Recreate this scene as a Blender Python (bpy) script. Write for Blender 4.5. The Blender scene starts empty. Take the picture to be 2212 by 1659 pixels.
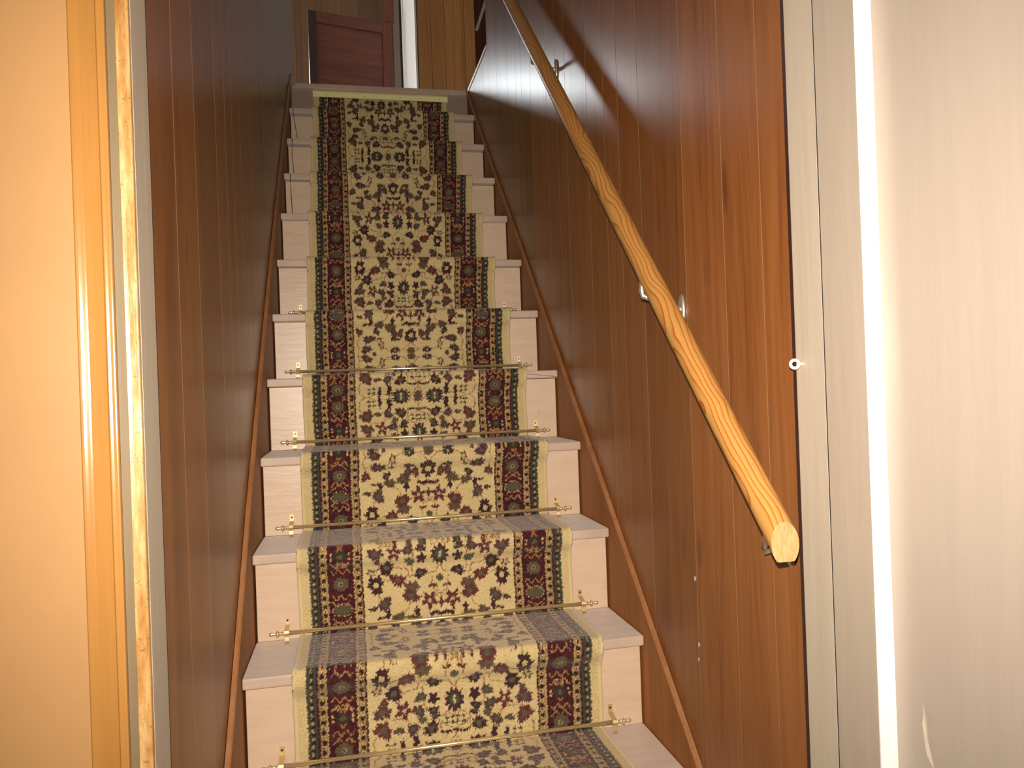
import bpy, bmesh, math, random
import numpy as np
from mathutils import Matrix, Vector

# ---------------------------------------------------------------- camera, light, exposure
scn = bpy.context.scene
col = scn.collection
cam_d = bpy.data.cameras.new('camera'); cam = bpy.data.objects.new('camera', cam_d); col.objects.link(cam)
cam_d.sensor_fit = 'HORIZONTAL'; cam_d.sensor_width = 36.0; cam_d.lens = 26.258
cam_d.clip_start = 0.02; cam_d.clip_end = 50
CR = Vector((0.97795, -0.2058, -0.03553)); CU = Vector((0.03433, -0.0094, 0.99937)); CF = Vector((0.206, 0.97855, 0.00212))
CP = Vector((0.24893, -1.62399, 0.58495))
cam.matrix_world = Matrix(((CR.x, CU.x, -CF.x, CP.x), (CR.y, CU.y, -CF.y, CP.y), (CR.z, CU.z, -CF.z, CP.z), (0, 0, 0, 1)))
scn.camera = cam

w = bpy.data.worlds.new('world'); scn.world = w; w.use_nodes = True
w.node_tree.nodes['Background'].inputs[0].default_value = (0.95, 0.85, 0.75, 1)
w.node_tree.nodes['Background'].inputs[1].default_value = 0.05

# the camera's flash, six centimetres above the lens
fl = bpy.data.lights.new('camera_flash', 'SPOT'); fo = bpy.data.objects.new('camera_flash', fl); col.objects.link(fo)
fl.energy = 178; fl.color = (1.0, 0.92, 0.80); fl.spot_size = math.radians(118); fl.spot_blend = 1.0; fl.shadow_soft_size = 0.008
fm = cam.matrix_world.copy(); fm.translation = CP + CU * 0.060 - CR * 0.010; fo.matrix_world = fm

vs = scn.view_settings
vs.view_transform = 'Standard'; vs.look = 'None'; vs.gamma = 1.0; vs.use_curve_mapping = False
vs.exposure = 0.0
scn.cycles.sample_clamp_indirect = 6.0
scn.cycles.max_bounces = 6
scn.cycles.use_light_tree = False

WINDOW_STRENGTH = 44.0
FILL_WINDOW_STRENGTH = 17.0  # glow of the added, unseen side window

# ---------------------------------------------------------------- measures
r_, t_, o_, h_ = 0.20955, 0.21091, 0.0182, 0.024     # rise, going, nosing overhang, tread thickness
L_ = r_ + t_
FLOOR = -4 * r_
TOP = 2.082                                           # upstairs floor level
def XR(y): return 0.8805 - 0.0133 * y                 # right end of the treads
CEIL = 4.5

# ---------------------------------------------------------------- helpers
def tag(o, label=None, cat=None, group=None, kind=None):
    if label: o['label'] = label
    if cat: o['category'] = cat
    if group: o['group'] = group
    if kind: o['kind'] = kind
    return o

def empty(name, loc=(0, 0, 0)):
    o = bpy.data.objects.new(name, None); col.objects.link(o); o.location = loc; o.empty_display_size = 0.05
    return o

def link(name, me, m=None, parent=None, smooth=False):
    o = bpy.data.objects.new(name, me); col.objects.link(o)
    if m: me.materials.append(m)
    if parent:
        o.parent = parent
        o.location = -Vector(parent.location) if parent.parent is None else (0, 0, 0)
    if smooth:
        for p in me.polygons: p.use_smooth = True
    return o

class MB:
    """collects faces of one mesh in world coordinates"""
    def __init__(s): s.v = []; s.f = []
    def add(s, vs_, fs):
        b = len(s.v); s.v += [tuple(v) for v in vs_]; s.f += [tuple(i + b for i in f) for f in fs]
    def box(s, x0, x1, y0, y1, z0, z1):
        s.add([(x0, y0, z0), (x1, y0, z0), (x1, y1, z0), (x0, y1, z0), (x0, y0, z1), (x1, y0, z1), (x1, y1, z1), (x0, y1, z1)],
              [(0, 3, 2, 1), (4, 5, 6, 7), (0, 1, 5, 4), (1, 2, 6, 5), (2, 3, 7, 6), (3, 0, 4, 7)])
    def hexa(s, a, b):
        """a, b: four bottom and four top corners, same order"""
        s.add(list(a) + list(b), [(0, 3, 2, 1), (4, 5, 6, 7), (0, 1, 5, 4), (1, 2, 6, 5), (2, 3, 7, 6), (3, 0, 4, 7)])
    def tube(s, pts, rad, n=10, flat=None):
        pts = [Vector(p) for p in pts]; rings = []
        rr = rad if isinstance(rad, (list, tuple)) else [rad] * len(pts)
        for i, p in enumerate(pts):
            d = (pts[min(i + 1, len(pts) - 1)] - pts[max(i - 1, 0)]).normalized()
            a = Vector((0, 0, 1)) if abs(d.z) < 0.9 else Vector((1, 0, 0))
            u = d.cross(a).normalized(); v = d.cross(u)
            rings.append([p + u * rr[i] * math.cos(2 * math.pi * k / n) + v * rr[i] * math.sin(2 * math.pi * k / n) for k in range(n)])
        vs_ = [q for g in rings for q in g]; fs = []
        for i in range(len(pts) - 1):
            for k in range(n):
                fs.append((i * n + k, i * n + (k + 1) % n, (i + 1) * n + (k + 1) % n, (i + 1) * n + k))
        fs.append(tuple(range(n))[::-1]); fs.append(tuple((len(pts) - 1) * n + k for k in range(n)))
        s.add(vs_, fs)
    def prism(s, prof, axis_pts):
        """prof: 3D points of one end; axis_pts: translation to the other end"""
        n = len(prof); d = Vector(axis_pts)
        s.add([Vector(q) for q in prof] + [Vector(q) + d for q in prof],
              [tuple(range(n))[::-1], tuple(n + k for k in range(n))] + [(k, (k + 1) % n, n + (k + 1) % n, n + k) for k in range(n)])
    def build(s, name, m=None, parent=None, bevel=0, smooth=False, seg=2):
        me = bpy.data.meshes.new(name); me.from_pydata(s.v, [], s.f); me.update()
        bm = bmesh.new(); bm.from_mesh(me); bmesh.ops.recalc_face_normals(bm, faces=bm.faces); bm.to_mesh(me); bm.free()
        o = link(name, me, m, parent, smooth)
        if bevel:
            b = o.modifiers.new('bevel', 'BEVEL'); b.width = bevel; b.segments = seg; b.limit_method = 'ANGLE'; b.angle_limit = math.radians(40)
        return o

# ---------------------------------------------------------------- materials
def mat(name, base=(0.5, 0.5, 0.5), rough=0.5, metal=0.0, spec=0.5, sheen=0.0, sheen_rough=0.5, sheen_col=(1, 1, 1), coat=0.0):
    m = bpy.data.materials.new(name); m.use_nodes = True
    b = m.node_tree.nodes['Principled BSDF']
    b.inputs['Base Color'].default_value = (*base, 1); b.inputs['Roughness'].default_value = rough
    b.inputs['Metallic'].default_value = metal; b.inputs['Specular IOR Level'].default_value = spec
    b.inputs['Sheen Weight'].default_value = sheen; b.inputs['Sheen Roughness'].default_value = sheen_rough
    b.inputs['Sheen Tint'].default_value = (*sheen_col, 1)
    b.inputs['Coat Weight'].default_value = coat
    return m, m.node_tree, b

def N(nt, typ, **kw):
    n = nt.nodes.new(typ)
    for k, v in kw.items():
        if k.startswith('i_'):
            n.inputs[k[2:].replace('_', ' ')].default_value = v
        else: setattr(n, k, v)
    return n

def coords(nt, scale=(1, 1, 1), src='Object'):
    tc = N(nt, 'ShaderNodeTexCoord'); mp = N(nt, 'ShaderNodeMapping'); mp.inputs['Scale'].default_value = scale
    nt.links.new(tc.outputs[src], mp.inputs['Vector']); return mp.outputs['Vector']

def ramp(nt, fac, stops):
    cr = N(nt, 'ShaderNodeValToRGB'); e = cr.color_ramp.elements
    while len(e) < len(stops): e.new(0.5)
    for el, (p, c) in zip(e, stops): el.position = p; el.color = (*c, 1)
    nt.links.new(fac, cr.inputs['Fac']); return cr.outputs['Color']

def noise(nt, vec, scale, detail=4, rough=0.55, dist=0.0):
    n = N(nt, 'ShaderNodeTexNoise'); n.inputs['Scale'].default_value = scale; n.inputs['Detail'].default_value = detail
    n.inputs['Roughness'].default_value = rough; n.inputs['Distortion'].default_value = dist
    nt.links.new(vec, n.inputs['Vector']); return n.outputs['Fac']

def bump(nt, b, h, strength=0.2, dist=0.002):
    bp = N(nt, 'ShaderNodeBump'); bp.inputs['Strength'].default_value = strength; bp.inputs['Distance'].default_value = dist
    nt.links.new(h, bp.inputs['Height']); nt.links.new(bp.outputs['Normal'], b.inputs['Normal'])

def mix(nt, a, b, f, mode='MIX'):
    m = N(nt, 'ShaderNodeMix', data_type='RGBA', blend_type=mode)
    for sock, val in ((m.inputs['Factor'], f), (m.inputs[6], a), (m.inputs[7], b)):
        if hasattr(val, 'is_linked'): nt.links.new(val, sock)
        elif isinstance(val, (int, float)): sock.default_value = val
        else: sock.default_value = (*val, 1)
    return m.outputs[2]

def panel_mat(name, dark, mid, light, rough=0.34, spec=0.5, horiz=False):
    m, nt, b = mat(name, rough=rough, spec=spec)
    at = N(nt, 'ShaderNodeAttribute', attribute_name='plank')
    sep = N(nt, 'ShaderNodeSeparateColor'); nt.links.new(at.outputs['Color'], sep.inputs['Color'])
    tc = N(nt, 'ShaderNodeTexCoord')
    cmb = N(nt, 'ShaderNodeCombineXYZ'); mul = N(nt, 'ShaderNodeMath', operation='MULTIPLY'); mul.inputs[1].default_value = 37.0
    nt.links.new(sep.outputs[0], mul.inputs[0]); nt.links.new(mul.outputs[0], cmb.inputs['Z'])
    add = N(nt, 'ShaderNodeVectorMath', operation='ADD'); nt.links.new(tc.outputs['Object'], add.inputs[0]); nt.links.new(cmb.outputs[0], add.inputs[1])
    def mp(s):
        if horiz: s = (s[2], s[1], s[0])
        q = N(nt, 'ShaderNodeMapping'); q.inputs['Scale'].default_value = s; nt.links.new(add.outputs[0], q.inputs['Vector']); return q.outputs[0]
    fine = noise(nt, mp((170, 170, 5)), 1.0, 5, 0.65)
    broad = noise(nt, mp((14, 14, 0.9)), 1.0, 4, 0.6, 1.2)
    f = N(nt, 'ShaderNodeMath', operation='MULTIPLY_ADD'); f.inputs[1].default_value = 0.45; nt.links.new(fine, f.inputs[0])
    g = N(nt, 'ShaderNodeMath', operation='MULTIPLY'); g.inputs[1].default_value = 0.6; nt.links.new(broad, g.inputs[0]); nt.links.new(g.outputs[0], f.inputs[2])
    c = ramp(nt, f.outputs[0], [(0.33, dark), (0.5, mid), (0.72, light)])
    # per-plank tone
    k = N(nt, 'ShaderNodeMath', operation='MULTIPLY_ADD'); k.inputs[1].default_value = 0.28; k.inputs[2].default_value = 0.86; nt.links.new(sep.outputs[1], k.inputs[0])
    hs = N(nt, 'ShaderNodeHueSaturation'); nt.links.new(k.outputs[0], hs.inputs['Value']); nt.links.new(c, hs.inputs['Color'])
    # knots: rare dark stretched spots
    kn = N(nt, 'ShaderNodeTexVoronoi'); kn.inputs['Scale'].default_value = 1.0; nt.links.new(mp((9, 9, 2.2)), kn.inputs['Vector'])
    kr = ramp(nt, kn.outputs['Distance'], [(0.0, (1, 1, 1)), (0.07, (0.6, 0.6, 0.6)), (0.13, (0, 0, 0))])
    c2 = mix(nt, hs.outputs['Color'], dark, kr)
    nt.links.new(c2, b.inputs['Base Color'])
    bump(nt, b, fine, 0.12, 0.001)
    return m

M = {}
M['panel'] = panel_mat('stairwell_panel', (0.125, 0.040, 0.013), (0.212, 0.072, 0.020), (0.275, 0.102, 0.030), 0.31)
M['panel_brightened'] = panel_mat('upstairs_brightened_panel', (0.42, 0.185, 0.062), (0.62, 0.29, 0.10), (0.72, 0.37, 0.13), 0.5)  # upstairs panelling, colour raised to make up for missing light
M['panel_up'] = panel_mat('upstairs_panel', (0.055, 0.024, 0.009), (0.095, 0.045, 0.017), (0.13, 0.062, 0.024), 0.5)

def paint(name, c, rough=0.45, streak=(3, 3, 3), amt=0.10, bstr=0.15, bscale=60, sheen=0.0, spec=0.5, dirt=None):
    m, nt, b = mat(name, c, rough, spec=spec, sheen=sheen, sheen_rough=0.6, sheen_col=(1.0, 0.93, 0.9))
    n1 = noise(nt, coords(nt, streak), 4.0, 5, 0.6)
    lo = tuple(x * (1 - amt) for x in c); hi = tuple(min(1, x * (1 + amt)) for x in c)
    cc = ramp(nt, n1, [(0.3, lo), (0.7, hi)])
    if dirt:
        n2 = noise(nt, coords(nt, (1, 1, 1)), 55.0, 3, 0.6)
        r2 = ramp(nt, n2, [(0.70, (0, 0, 0)), (0.76, (0.6, 0.6, 0.6))])
        cc = mix(nt, cc, dirt, r2)
    nt.links.new(cc, b.inputs['Base Color'])
    bump(nt, b, noise(nt, coords(nt, streak), bscale, 4, 0.6), bstr, 0.001)
    return m
M['riser'] = paint('beige_riser_paint', (0.60, 0.43, 0.30), 0.36, (2, 2, 11), 0.06, 0.6, 9, dirt=(0.33, 0.2, 0.12))
M['tread'] = paint('beige_tread_paint', (0.50, 0.355, 0.265), 0.5, (2, 9, 2), 0.13, 0.3, 12, sheen=0.45, dirt=(0.35, 0.24, 0.16))
M['orange'] = paint('ochre_wall_paint', (0.335, 0.175, 0.064), 0.5, (1, 1, 1), 0.05, 0.15, 12)
M['orange_gloss'] = paint('ochre_gloss_paint', (0.31, 0.140, 0.034), 0.20, (6, 6, 0.5), 0.10, 0.4, 8, spec=0.7)
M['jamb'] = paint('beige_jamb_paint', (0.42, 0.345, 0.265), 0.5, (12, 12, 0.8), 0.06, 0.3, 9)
M['jamb_front'] = paint('beige_jamb_board', (0.355, 0.285, 0.225), 0.45, (14, 14, 1), 0.04, 0.25, 9)  # front jamb board, slightly darker beige
M['near_wall'] = paint('beige_gloss_wall_paint', (0.365, 0.295, 0.245), 0.33, (8, 8, 0.6), 0.03, 0.35, 10, spec=0.5)
M['tan_strip'] = paint('tan_bare_strip', (0.145, 0.100, 0.050), 0.55, (14, 14, 1), 0.08, 0.2, 9)
M['white'] = paint('white_gloss_paint', (0.86, 0.84, 0.78), 0.5, (1, 1, 1), 0.03, 0.1, 10)
M['dim_casing'] = mat('grey_brown_casing', (0.15, 0.11, 0.085), 0.6)[0]
M['groove'] = mat('matte_groove', (0.17, 0.088, 0.045), 0.95, 0.0, 0.05)[0]
M['flash_lit_edge'] = paint('flash_lit_edge_paint', (0.80, 0.75, 0.68), 0.3, (1, 1, 1), 0.02, 0.1, 10)  # near-white stands in for the flash on the jamb board's edge
M['ceil'] = paint('ceiling_paint', (0.55, 0.5, 0.42), 0.8, (1, 1, 1), 0.03, 0.1, 10)
M['skirt'] = panel_mat('skirt_board_wood', (0.17, 0.055, 0.013), (0.235, 0.085, 0.019), (0.29, 0.112, 0.027), 0.55, 0.3)
M['mould'] = panel_mat('moulding_wood', (0.24, 0.085, 0.028), (0.31, 0.125, 0.045), (0.38, 0.17, 0.065), 0.45)
M['redwood'] = panel_mat('red_brown_wood', (0.055, 0.013, 0.007), (0.105, 0.025, 0.011), (0.15, 0.040, 0.016), 0.6)
M['redwood_h'] = panel_mat('red_brown_crosswise_wood', (0.045, 0.011, 0.006), (0.105, 0.027, 0.012), (0.17, 0.050, 0.020), 0.6, horiz=True)
M['darkwood'] = mat('dark_reddish_wood', (0.035, 0.012, 0.009), 0.5)[0]
M['gap'] = mat('dark_gap', (0.012, 0.008, 0.006), 0.9)[0]
M['floorwood'] = paint('painted_floor', (0.30, 0.21, 0.15), 0.6, (1, 6, 1), 0.1)
M['brass'] = mat('polished_brass', (0.92, 0.76, 0.44), 0.26, 0.8)[0]
M['brass_plate'] = mat('brass_plated_strap', (0.62, 0.47, 0.24), 0.48, 0.75)[0]
M['chrome'] = mat('nickel_plate', (0.80, 0.78, 0.66), 0.30, 0.85)[0]
M['yellow_metal'] = mat('pale_yellow_strip', (0.92, 0.84, 0.40), 0.4, 0.0)[0]
M['screw'] = mat('dark_screw', (0.08, 0.06, 0.04), 0.4, 0.8)[0]
M['eye_paint'] = mat('cream_painted_metal', (0.78, 0.70, 0.55), 0.4)[0]
M['cable'] = mat('dark_cable_sheath', (0.05, 0.022, 0.018), 0.6)[0]
M['binding'] = paint('cream_serged_yarn', (0.56, 0.44, 0.22), 0.9, (1, 1, 1), 0.05, 0.5, 220, sheen=0.35, spec=0.1)

# worn door edge: ochre gloss with lighter worn blotches and brown scuffs
m, nt, b = mat('worn_ochre_edge', rough=0.30, spec=0.5)
n1 = noise(nt, coords(nt, (30, 30, 5)), 2.0, 6, 0.7)
c = ramp(nt, n1, [(0.3, (0.22, 0.085, 0.018)), (0.48, (0.38, 0.20, 0.065)), (0.62, (0.45, 0.31, 0.15)), (0.74, (0.55, 0.46, 0.32))])
n2 = noise(nt, coords(nt, (120, 120, 160)), 1.0, 4, 0.7)
c = mix(nt, c, (0.12, 0.06, 0.02), ramp(nt, n2, [(0.60, (0, 0, 0)), (0.68, (0.7, 0.7, 0.7))]))
nt.links.new(c, b.inputs['Base Color']); bump(nt, b, n1, 0.4, 0.002); M['worn'] = m

# pine handrail: growth rings around a pith that wanders along the rail (local Y is the long axis)
m, nt, b = mat('varnished_pine', rough=0.38, spec=0.5)
v = coords(nt, (1, 1, 1))
sp = N(nt, 'ShaderNodeSeparateXYZ'); nt.links.new(v, sp.inputs[0])
wob = noise(nt, coords(nt, (9, 4.2, 9)), 1.0, 2, 0.5)
wob2 = noise(nt, coords(nt, (60, 14, 60)), 1.0, 2, 0.5)
def MA(op, a, b_=None, c_=None):
    q = N(nt, 'ShaderNodeMath', operation=op)
    for i, val in enumerate((a, b_, c_)):
        if val is None: continue
        if hasattr(val, 'is_linked'): nt.links.new(val, q.inputs[i])
        else: q.inputs[i].default_value = val
    return q.outputs[0]
xx = MA('ADD', sp.outputs['X'], 0.062); zz = MA('ADD', sp.outputs['Z'], 0.012)
rad = MA('SQRT', MA('ADD', MA('MULTIPLY', xx, xx), MA('MULTIPLY', zz, zz)))
rad = MA('MULTIPLY_ADD', wob, 0.075, rad); rad = MA('MULTIPLY_ADD', wob2, 0.0035, rad)
fr = MA('FRACT', MA('MULTIPLY', rad, 105.0))
c = ramp(nt, fr, [(0.0, (0.46, 0.235, 0.065)), (0.60, (0.44, 0.210, 0.055)), (0.82, (0.37, 0.13, 0.022)), (0.93, (0.31, 0.062, 0.008)), (1.0, (0.44, 0.215, 0.055))])
nt.links.new(c, b.inputs['Base Color']); M['pine'] = m
m, nt, b = mat('pine_end_grain', rough=0.55)
c = ramp(nt, noise(nt, coords(nt, (260, 4, 90)), 1.0, 3, 0.5), [(0.35, (0.36, 0.205, 0.075)), (0.6, (0.44, 0.28, 0.12))])
nt.links.new(c, b.inputs['Base Color']); M['pine_end'] = m

m, nt, b = mat('daylight_pane', (0.8, 0.8, 0.8), 0.3)
b.inputs['Emission Color'].default_value = (0.90, 0.96, 1.0, 1); b.inputs['Emission Strength'].default_value = WINDOW_STRENGTH
M['daylight'] = m
m, nt, b = mat('fill_window_pane', (0.8, 0.8, 0.8), 0.3)  # glowing pane of the added side window
b.inputs['Emission Color'].default_value = (0.97, 0.98, 1.0, 1); b.inputs['Emission Strength'].default_value = FILL_WINDOW_STRENGTH
M['fill_pane'] = m

# carpet: colours come from the woven design stored on the mesh
m, nt, b = mat('wool_runner_pile', rough=0.95, spec=0.1, sheen=0.38, sheen_rough=0.45, sheen_col=(1.0, 0.83, 0.74))
at = N(nt, 'ShaderNodeAttribute', attribute_name='weave')
v = coords(nt, (1, 1, 1))
f1 = noise(nt, v, 420.0, 2, 0.6); f2 = noise(nt, v, 14.0, 3, 0.6)
c = mix(nt, at.outputs['Color'], ramp(nt, f1, [(0.3, (0.72, 0.72, 0.72)), (0.7, (1.18, 1.18, 1.18))]), 1.0, 'MULTIPLY')
c = mix(nt, c, ramp(nt, f2, [(0.3, (0.92, 0.92, 0.92)), (0.7, (1.06, 1.06, 1.06))]), 1.0, 'MULTIPLY')
nt.links.new(c, b.inputs['Base Color']); bump(nt, b, f1, 0.5, 0.002); M['pile'] = m

# ---------------------------------------------------------------- panelled walls
def plank_attr(me, vals):
    ca = me.color_attributes.new('plank', 'FLOAT_COLOR', 'CORNER')
    arr = np.zeros((len(me.loops), 4), np.float32); arr[:, 3] = 1
    for p in me.polygons:
        a = vals[p.index]
        for li in p.loop_indices: arr[li, 0] = a; arr[li, 1] = (a * 7.31) % 1.0
    ca.data.foreach_set('color', arr.ravel())

def panelled(name, grooves, a0, a1, pos, zb, zt, m, thick=0.018, parent=None, gw=0.0012, gd=0.0034, seed=1):
    """pos(a, d): plan position of the wall at running length a and depth d behind the face"""
    rnd = random.Random(seed)
    cols_ = [(a0, 0.0)]
    for g in sorted(grooves):
        if a0 + 0.01 < g < a1 - 0.01: cols_ += [(g - gw, 0.0), (g, gd), (g + gw, 0.0)]
    cols_.append((a1, 0.0))
    vs_, fs, vals = [], [], []; pv = rnd.random()
    for a, d in cols_:
        x, y = pos(a, d); vs_.append((x, y, zb(a))); vs_.append((x, y, zt(a)))
    for i in range(len(cols_) - 1):
        fs.append((2 * i, 2 * i + 2, 2 * i + 3, 2 * i + 1))
        if cols_[i][1] > 0: pv = rnd.random()
        vals.append(pv)
    n = len(vs_)
    for a in (a0, a1):
        x, y = pos(a, thick); vs_.append((x, y, zb(a))); vs_.append((x, y, zt(a)))
    e = 2 * (len(cols_) - 1)
    fs += [(n, n + 1, n + 3, n + 2), (0, 1, n + 1, n), (e, n + 2, n + 3, e + 1)]
    fs.append(tuple([2 * i + 1 for i in range(len(cols_))] + [n + 3, n + 1]))
    fs.append(tuple([2 * i for i in range(len(cols_))][::-1] + [n, n + 2]))
    vals += [0.3] * 5
    me = bpy.data.meshes.new(name); me.from_pydata(vs_, [], fs); me.update()
    plank_attr(me, vals)
    o = link(name, me, m, parent); me.materials.append(M['groove'])
    for i in range(len(cols_) - 1):
        if cols_[i][1] > 0 or cols_[i + 1][1] > 0: me.polygons[i].material_index = 1
    return o

gr_r = [-0.536, -0.415, -0.262, -0.053, 0.070, 0.165, 0.295, 0.481, 0.575, 0.684, 0.876, 1.004, 1.093, 1.223, 1.418]
SPLIT = 1.600
wr = panelled('wall_right', gr_r, -0.6300, SPLIT, lambda a, d: (XR(a) + 0.008 + d, a), lambda a: FLOOR, lambda a: CEIL, M['panel'], seed=4)
tag(wr, 'dark wood-grain panelling along the right of the stairs, glossy near the top', kind='structure')
w2 = panelled('lower_panel', [1.72, 1.80, 1.93, 2.05], SPLIT, 2.125, lambda a, d: (XR(a) + 0.008 + d, a), lambda a: FLOOR, lambda a: TOP - 0.012, M['panel'], parent=wr, seed=5)
scf = paint('pale_scuff', (0.55, 0.5, 0.46), 0.6)
for (ya, za, hh, ww) in ((-0.255, 0.192, 0.016, 0.010), (-0.262, 0.064, 0.015, 0.008), (-0.258, 0.034, 0.012, 0.007)):
    mb = MB(); xx_ = XR(ya) + 0.0072
    rim = [(xx_, ya + ww * 0.5 * (0.8 + 0.3 * math.sin(k * 2.3)) * math.cos(k * 0.785), za + hh * 0.5 * (0.8 + 0.3 * math.cos(k * 1.7)) * math.sin(k * 0.785)) for k in range(8)]
    mb.prism(rim, (0.0006, 0, 0)); mb.build('scuff', scf, wr)
gr_l = [-0.405, -0.245, -0.030, 0.092, 0.190, 0.322, 0.535, 0.72, 0.86, 1.02, 1.20, 1.36, 1.55, 1.70, 1.90, 2.08, 2.25]
wl = panelled('wall_left', gr_l, -0.5495, 2.45, lambda a, d: (-0.008 - d, a), lambda a: FLOOR, lambda a: CEIL, M['panel'], seed=9)
tag(wl, 'dark wood-grain panelling along the left of the stairs', kind='structure')

# ---------------------------------------------------------------- staircase
stair = tag(empty('staircase', (0.44, 0.0, FLOOR)), 'steep beige-painted wooden staircase climbing between panelled walls', 'staircase')
for n in range(-3, 10):
    y0, y1 = n * t_, (n + 1) * t_ + o_ + 0.006
    mb = MB(); g = 0.0008
    mb.hexa([(g, y0, n * r_ - h_), (XR(y0) - g, y0, n * r_ - h_), (XR(y1) - g, y1, n * r_ - h_), (g, y1, n * r_ - h_)],
            [(g, y0, n * r_), (XR(y0) - g, y0, n * r_), (XR(y1) - g, y1, n * r_), (g, y1, n * r_)])
    mb.build('tread', M['tread'], stair, bevel=0.004, seg=3)
for n in range(-3, 11):
    y0 = n * t_ + o_; mb = MB(); zt = (n * r_ - h_ - {9: 0.0085, 8: 0.0070, 7: 0.0060, 5: 0.0030}.get(n, 0.0012)) if n < 10 else TOP - 0.0262
    xl = 0.0045
    mb.hexa([(xl, y0, (n - 1) * r_ + 0.0005), (XR(y0) - xl, y0, (n - 1) * r_ + 0.0005), (XR(y0) - xl, y0 + 0.015, (n - 1) * r_ + 0.0005), (xl, y0 + 0.015, (n - 1) * r_ + 0.0005)],
            [(xl, y0, zt), (XR(y0) - xl, y0, zt), (XR(y0) - xl, y0 + 0.015, zt), (xl, y0 + 0.015, zt)])
    mb.build('riser', M['riser'], stair, bevel=0.0015)
# strip of dark gap right under two upper noses, hairline crack in one nose
mb = MB()
mb.add([(0.71, 3 * t_ - 0.0006, 3 * r_ - 0.004), (0.79, 3 * t_ - 0.0006, 3 * r_ - 0.010), (0.868, 3 * t_ - 0.0006, 3 * r_ - 0.020), (0.868, 3 * t_ - 0.0006, 3 * r_ - 0.0212), (0.79, 3 * t_ - 0.0006, 3 * r_ - 0.0112), (0.71, 3 * t_ - 0.0006, 3 * r_ - 0.005)],
       [(0, 1, 4, 5), (1, 2, 3, 4)])
ck = mb.build('crack', M['gap'], stair)

OFR = [(-0.66, 0.080), (-0.25, 0.076), (0.02, 0.071), (0.24, 0.064), (0.436, 0.056), (0.674, 0.047), (1.15, 0.029), (1.57, 0.004), (2.10, -0.008)]
OFL = [(-0.66, 0.060), (-0.30, 0.075), (-0.10, 0.088), (0.04, 0.105), (0.19, 0.122), (0.41, 0.128), (0.80, 0.130), (1.15, 0.115), (1.55, 0.085), (2.10, 0.030)]
def skirt(off, side):
    X = (lambda y: XR(y) + 0.0005) if side > 0 else (lambda y: -0.0005)
    th = 0.0068 * side
    vs_, fs = [], []
    for y, o in off:
        zt = y * r_ / t_ + o; x = X(y)
        vs_ += [(x, y, y * r_ / t_ - 0.36), (x, y, zt), (x + th, y, zt), (x + th, y, y * r_ / t_ - 0.36)]
    for i in range(len(off) - 1):
        for k in range(4): fs.append((4 * i + k, 4 * i + (k + 1) % 4, 4 * i + 4 + (k + 1) % 4, 4 * i + 4 + k))
    fs += [(0, 1, 2, 3), tuple(4 * (len(off) - 1) + k for k in (3, 2, 1, 0))]
    me = bpy.data.meshes.new('skirt_board'); me.from_pydata(vs_, [], fs); me.update()
    bm = bmesh.new(); bm.from_mesh(me); bmesh.ops.recalc_face_normals(bm, faces=bm.faces); bm.to_mesh(me); bm.free()
    plank_attr(me, [0.4] * len(me.polygons))
    so = link('skirt_board', me, M['skirt'], stair)
    # half-round cap moulding nailed along the top edge
    prof = [(-0.0035, -0.006), (-0.0045, -0.002), (-0.0040, 0.002), (-0.0015, 0.0055), (0.0065, 0.0055), (0.0065, 0.0005), (0.0, 0.0005), (0.0, -0.006)]
    vs_, fs = [], []; k = len(prof)
    for y, o in off:
        for dx, dz in prof: vs_.append((X(y) + dx * side, y, y * r_ / t_ + o + dz))
    for i in range(len(off) - 1):
        for j in range(k): fs.append((k * i + j, k * i + (j + 1) % k, k * (i + 1) + (j + 1) % k, k * (i + 1) + j))
    fs += [tuple(range(k)), tuple(k * (len(off) - 1) + j for j in range(k))[::-1]]
    me = bpy.data.meshes.new('cap_moulding'); me.from_pydata(vs_, [], fs); me.update()
    bm = bmesh.new(); bm.from_mesh(me); bmesh.ops.recalc_face_normals(bm, faces=bm.faces); bm.to_mesh(me); bm.free()
    plank_attr(me, [0.6] * len(me.polygons))
    mo = link('cap_moulding', me, M['mould']); mo.parent = so
    return so
skirt(OFR, 1); skirt(OFL, -1)

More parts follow.
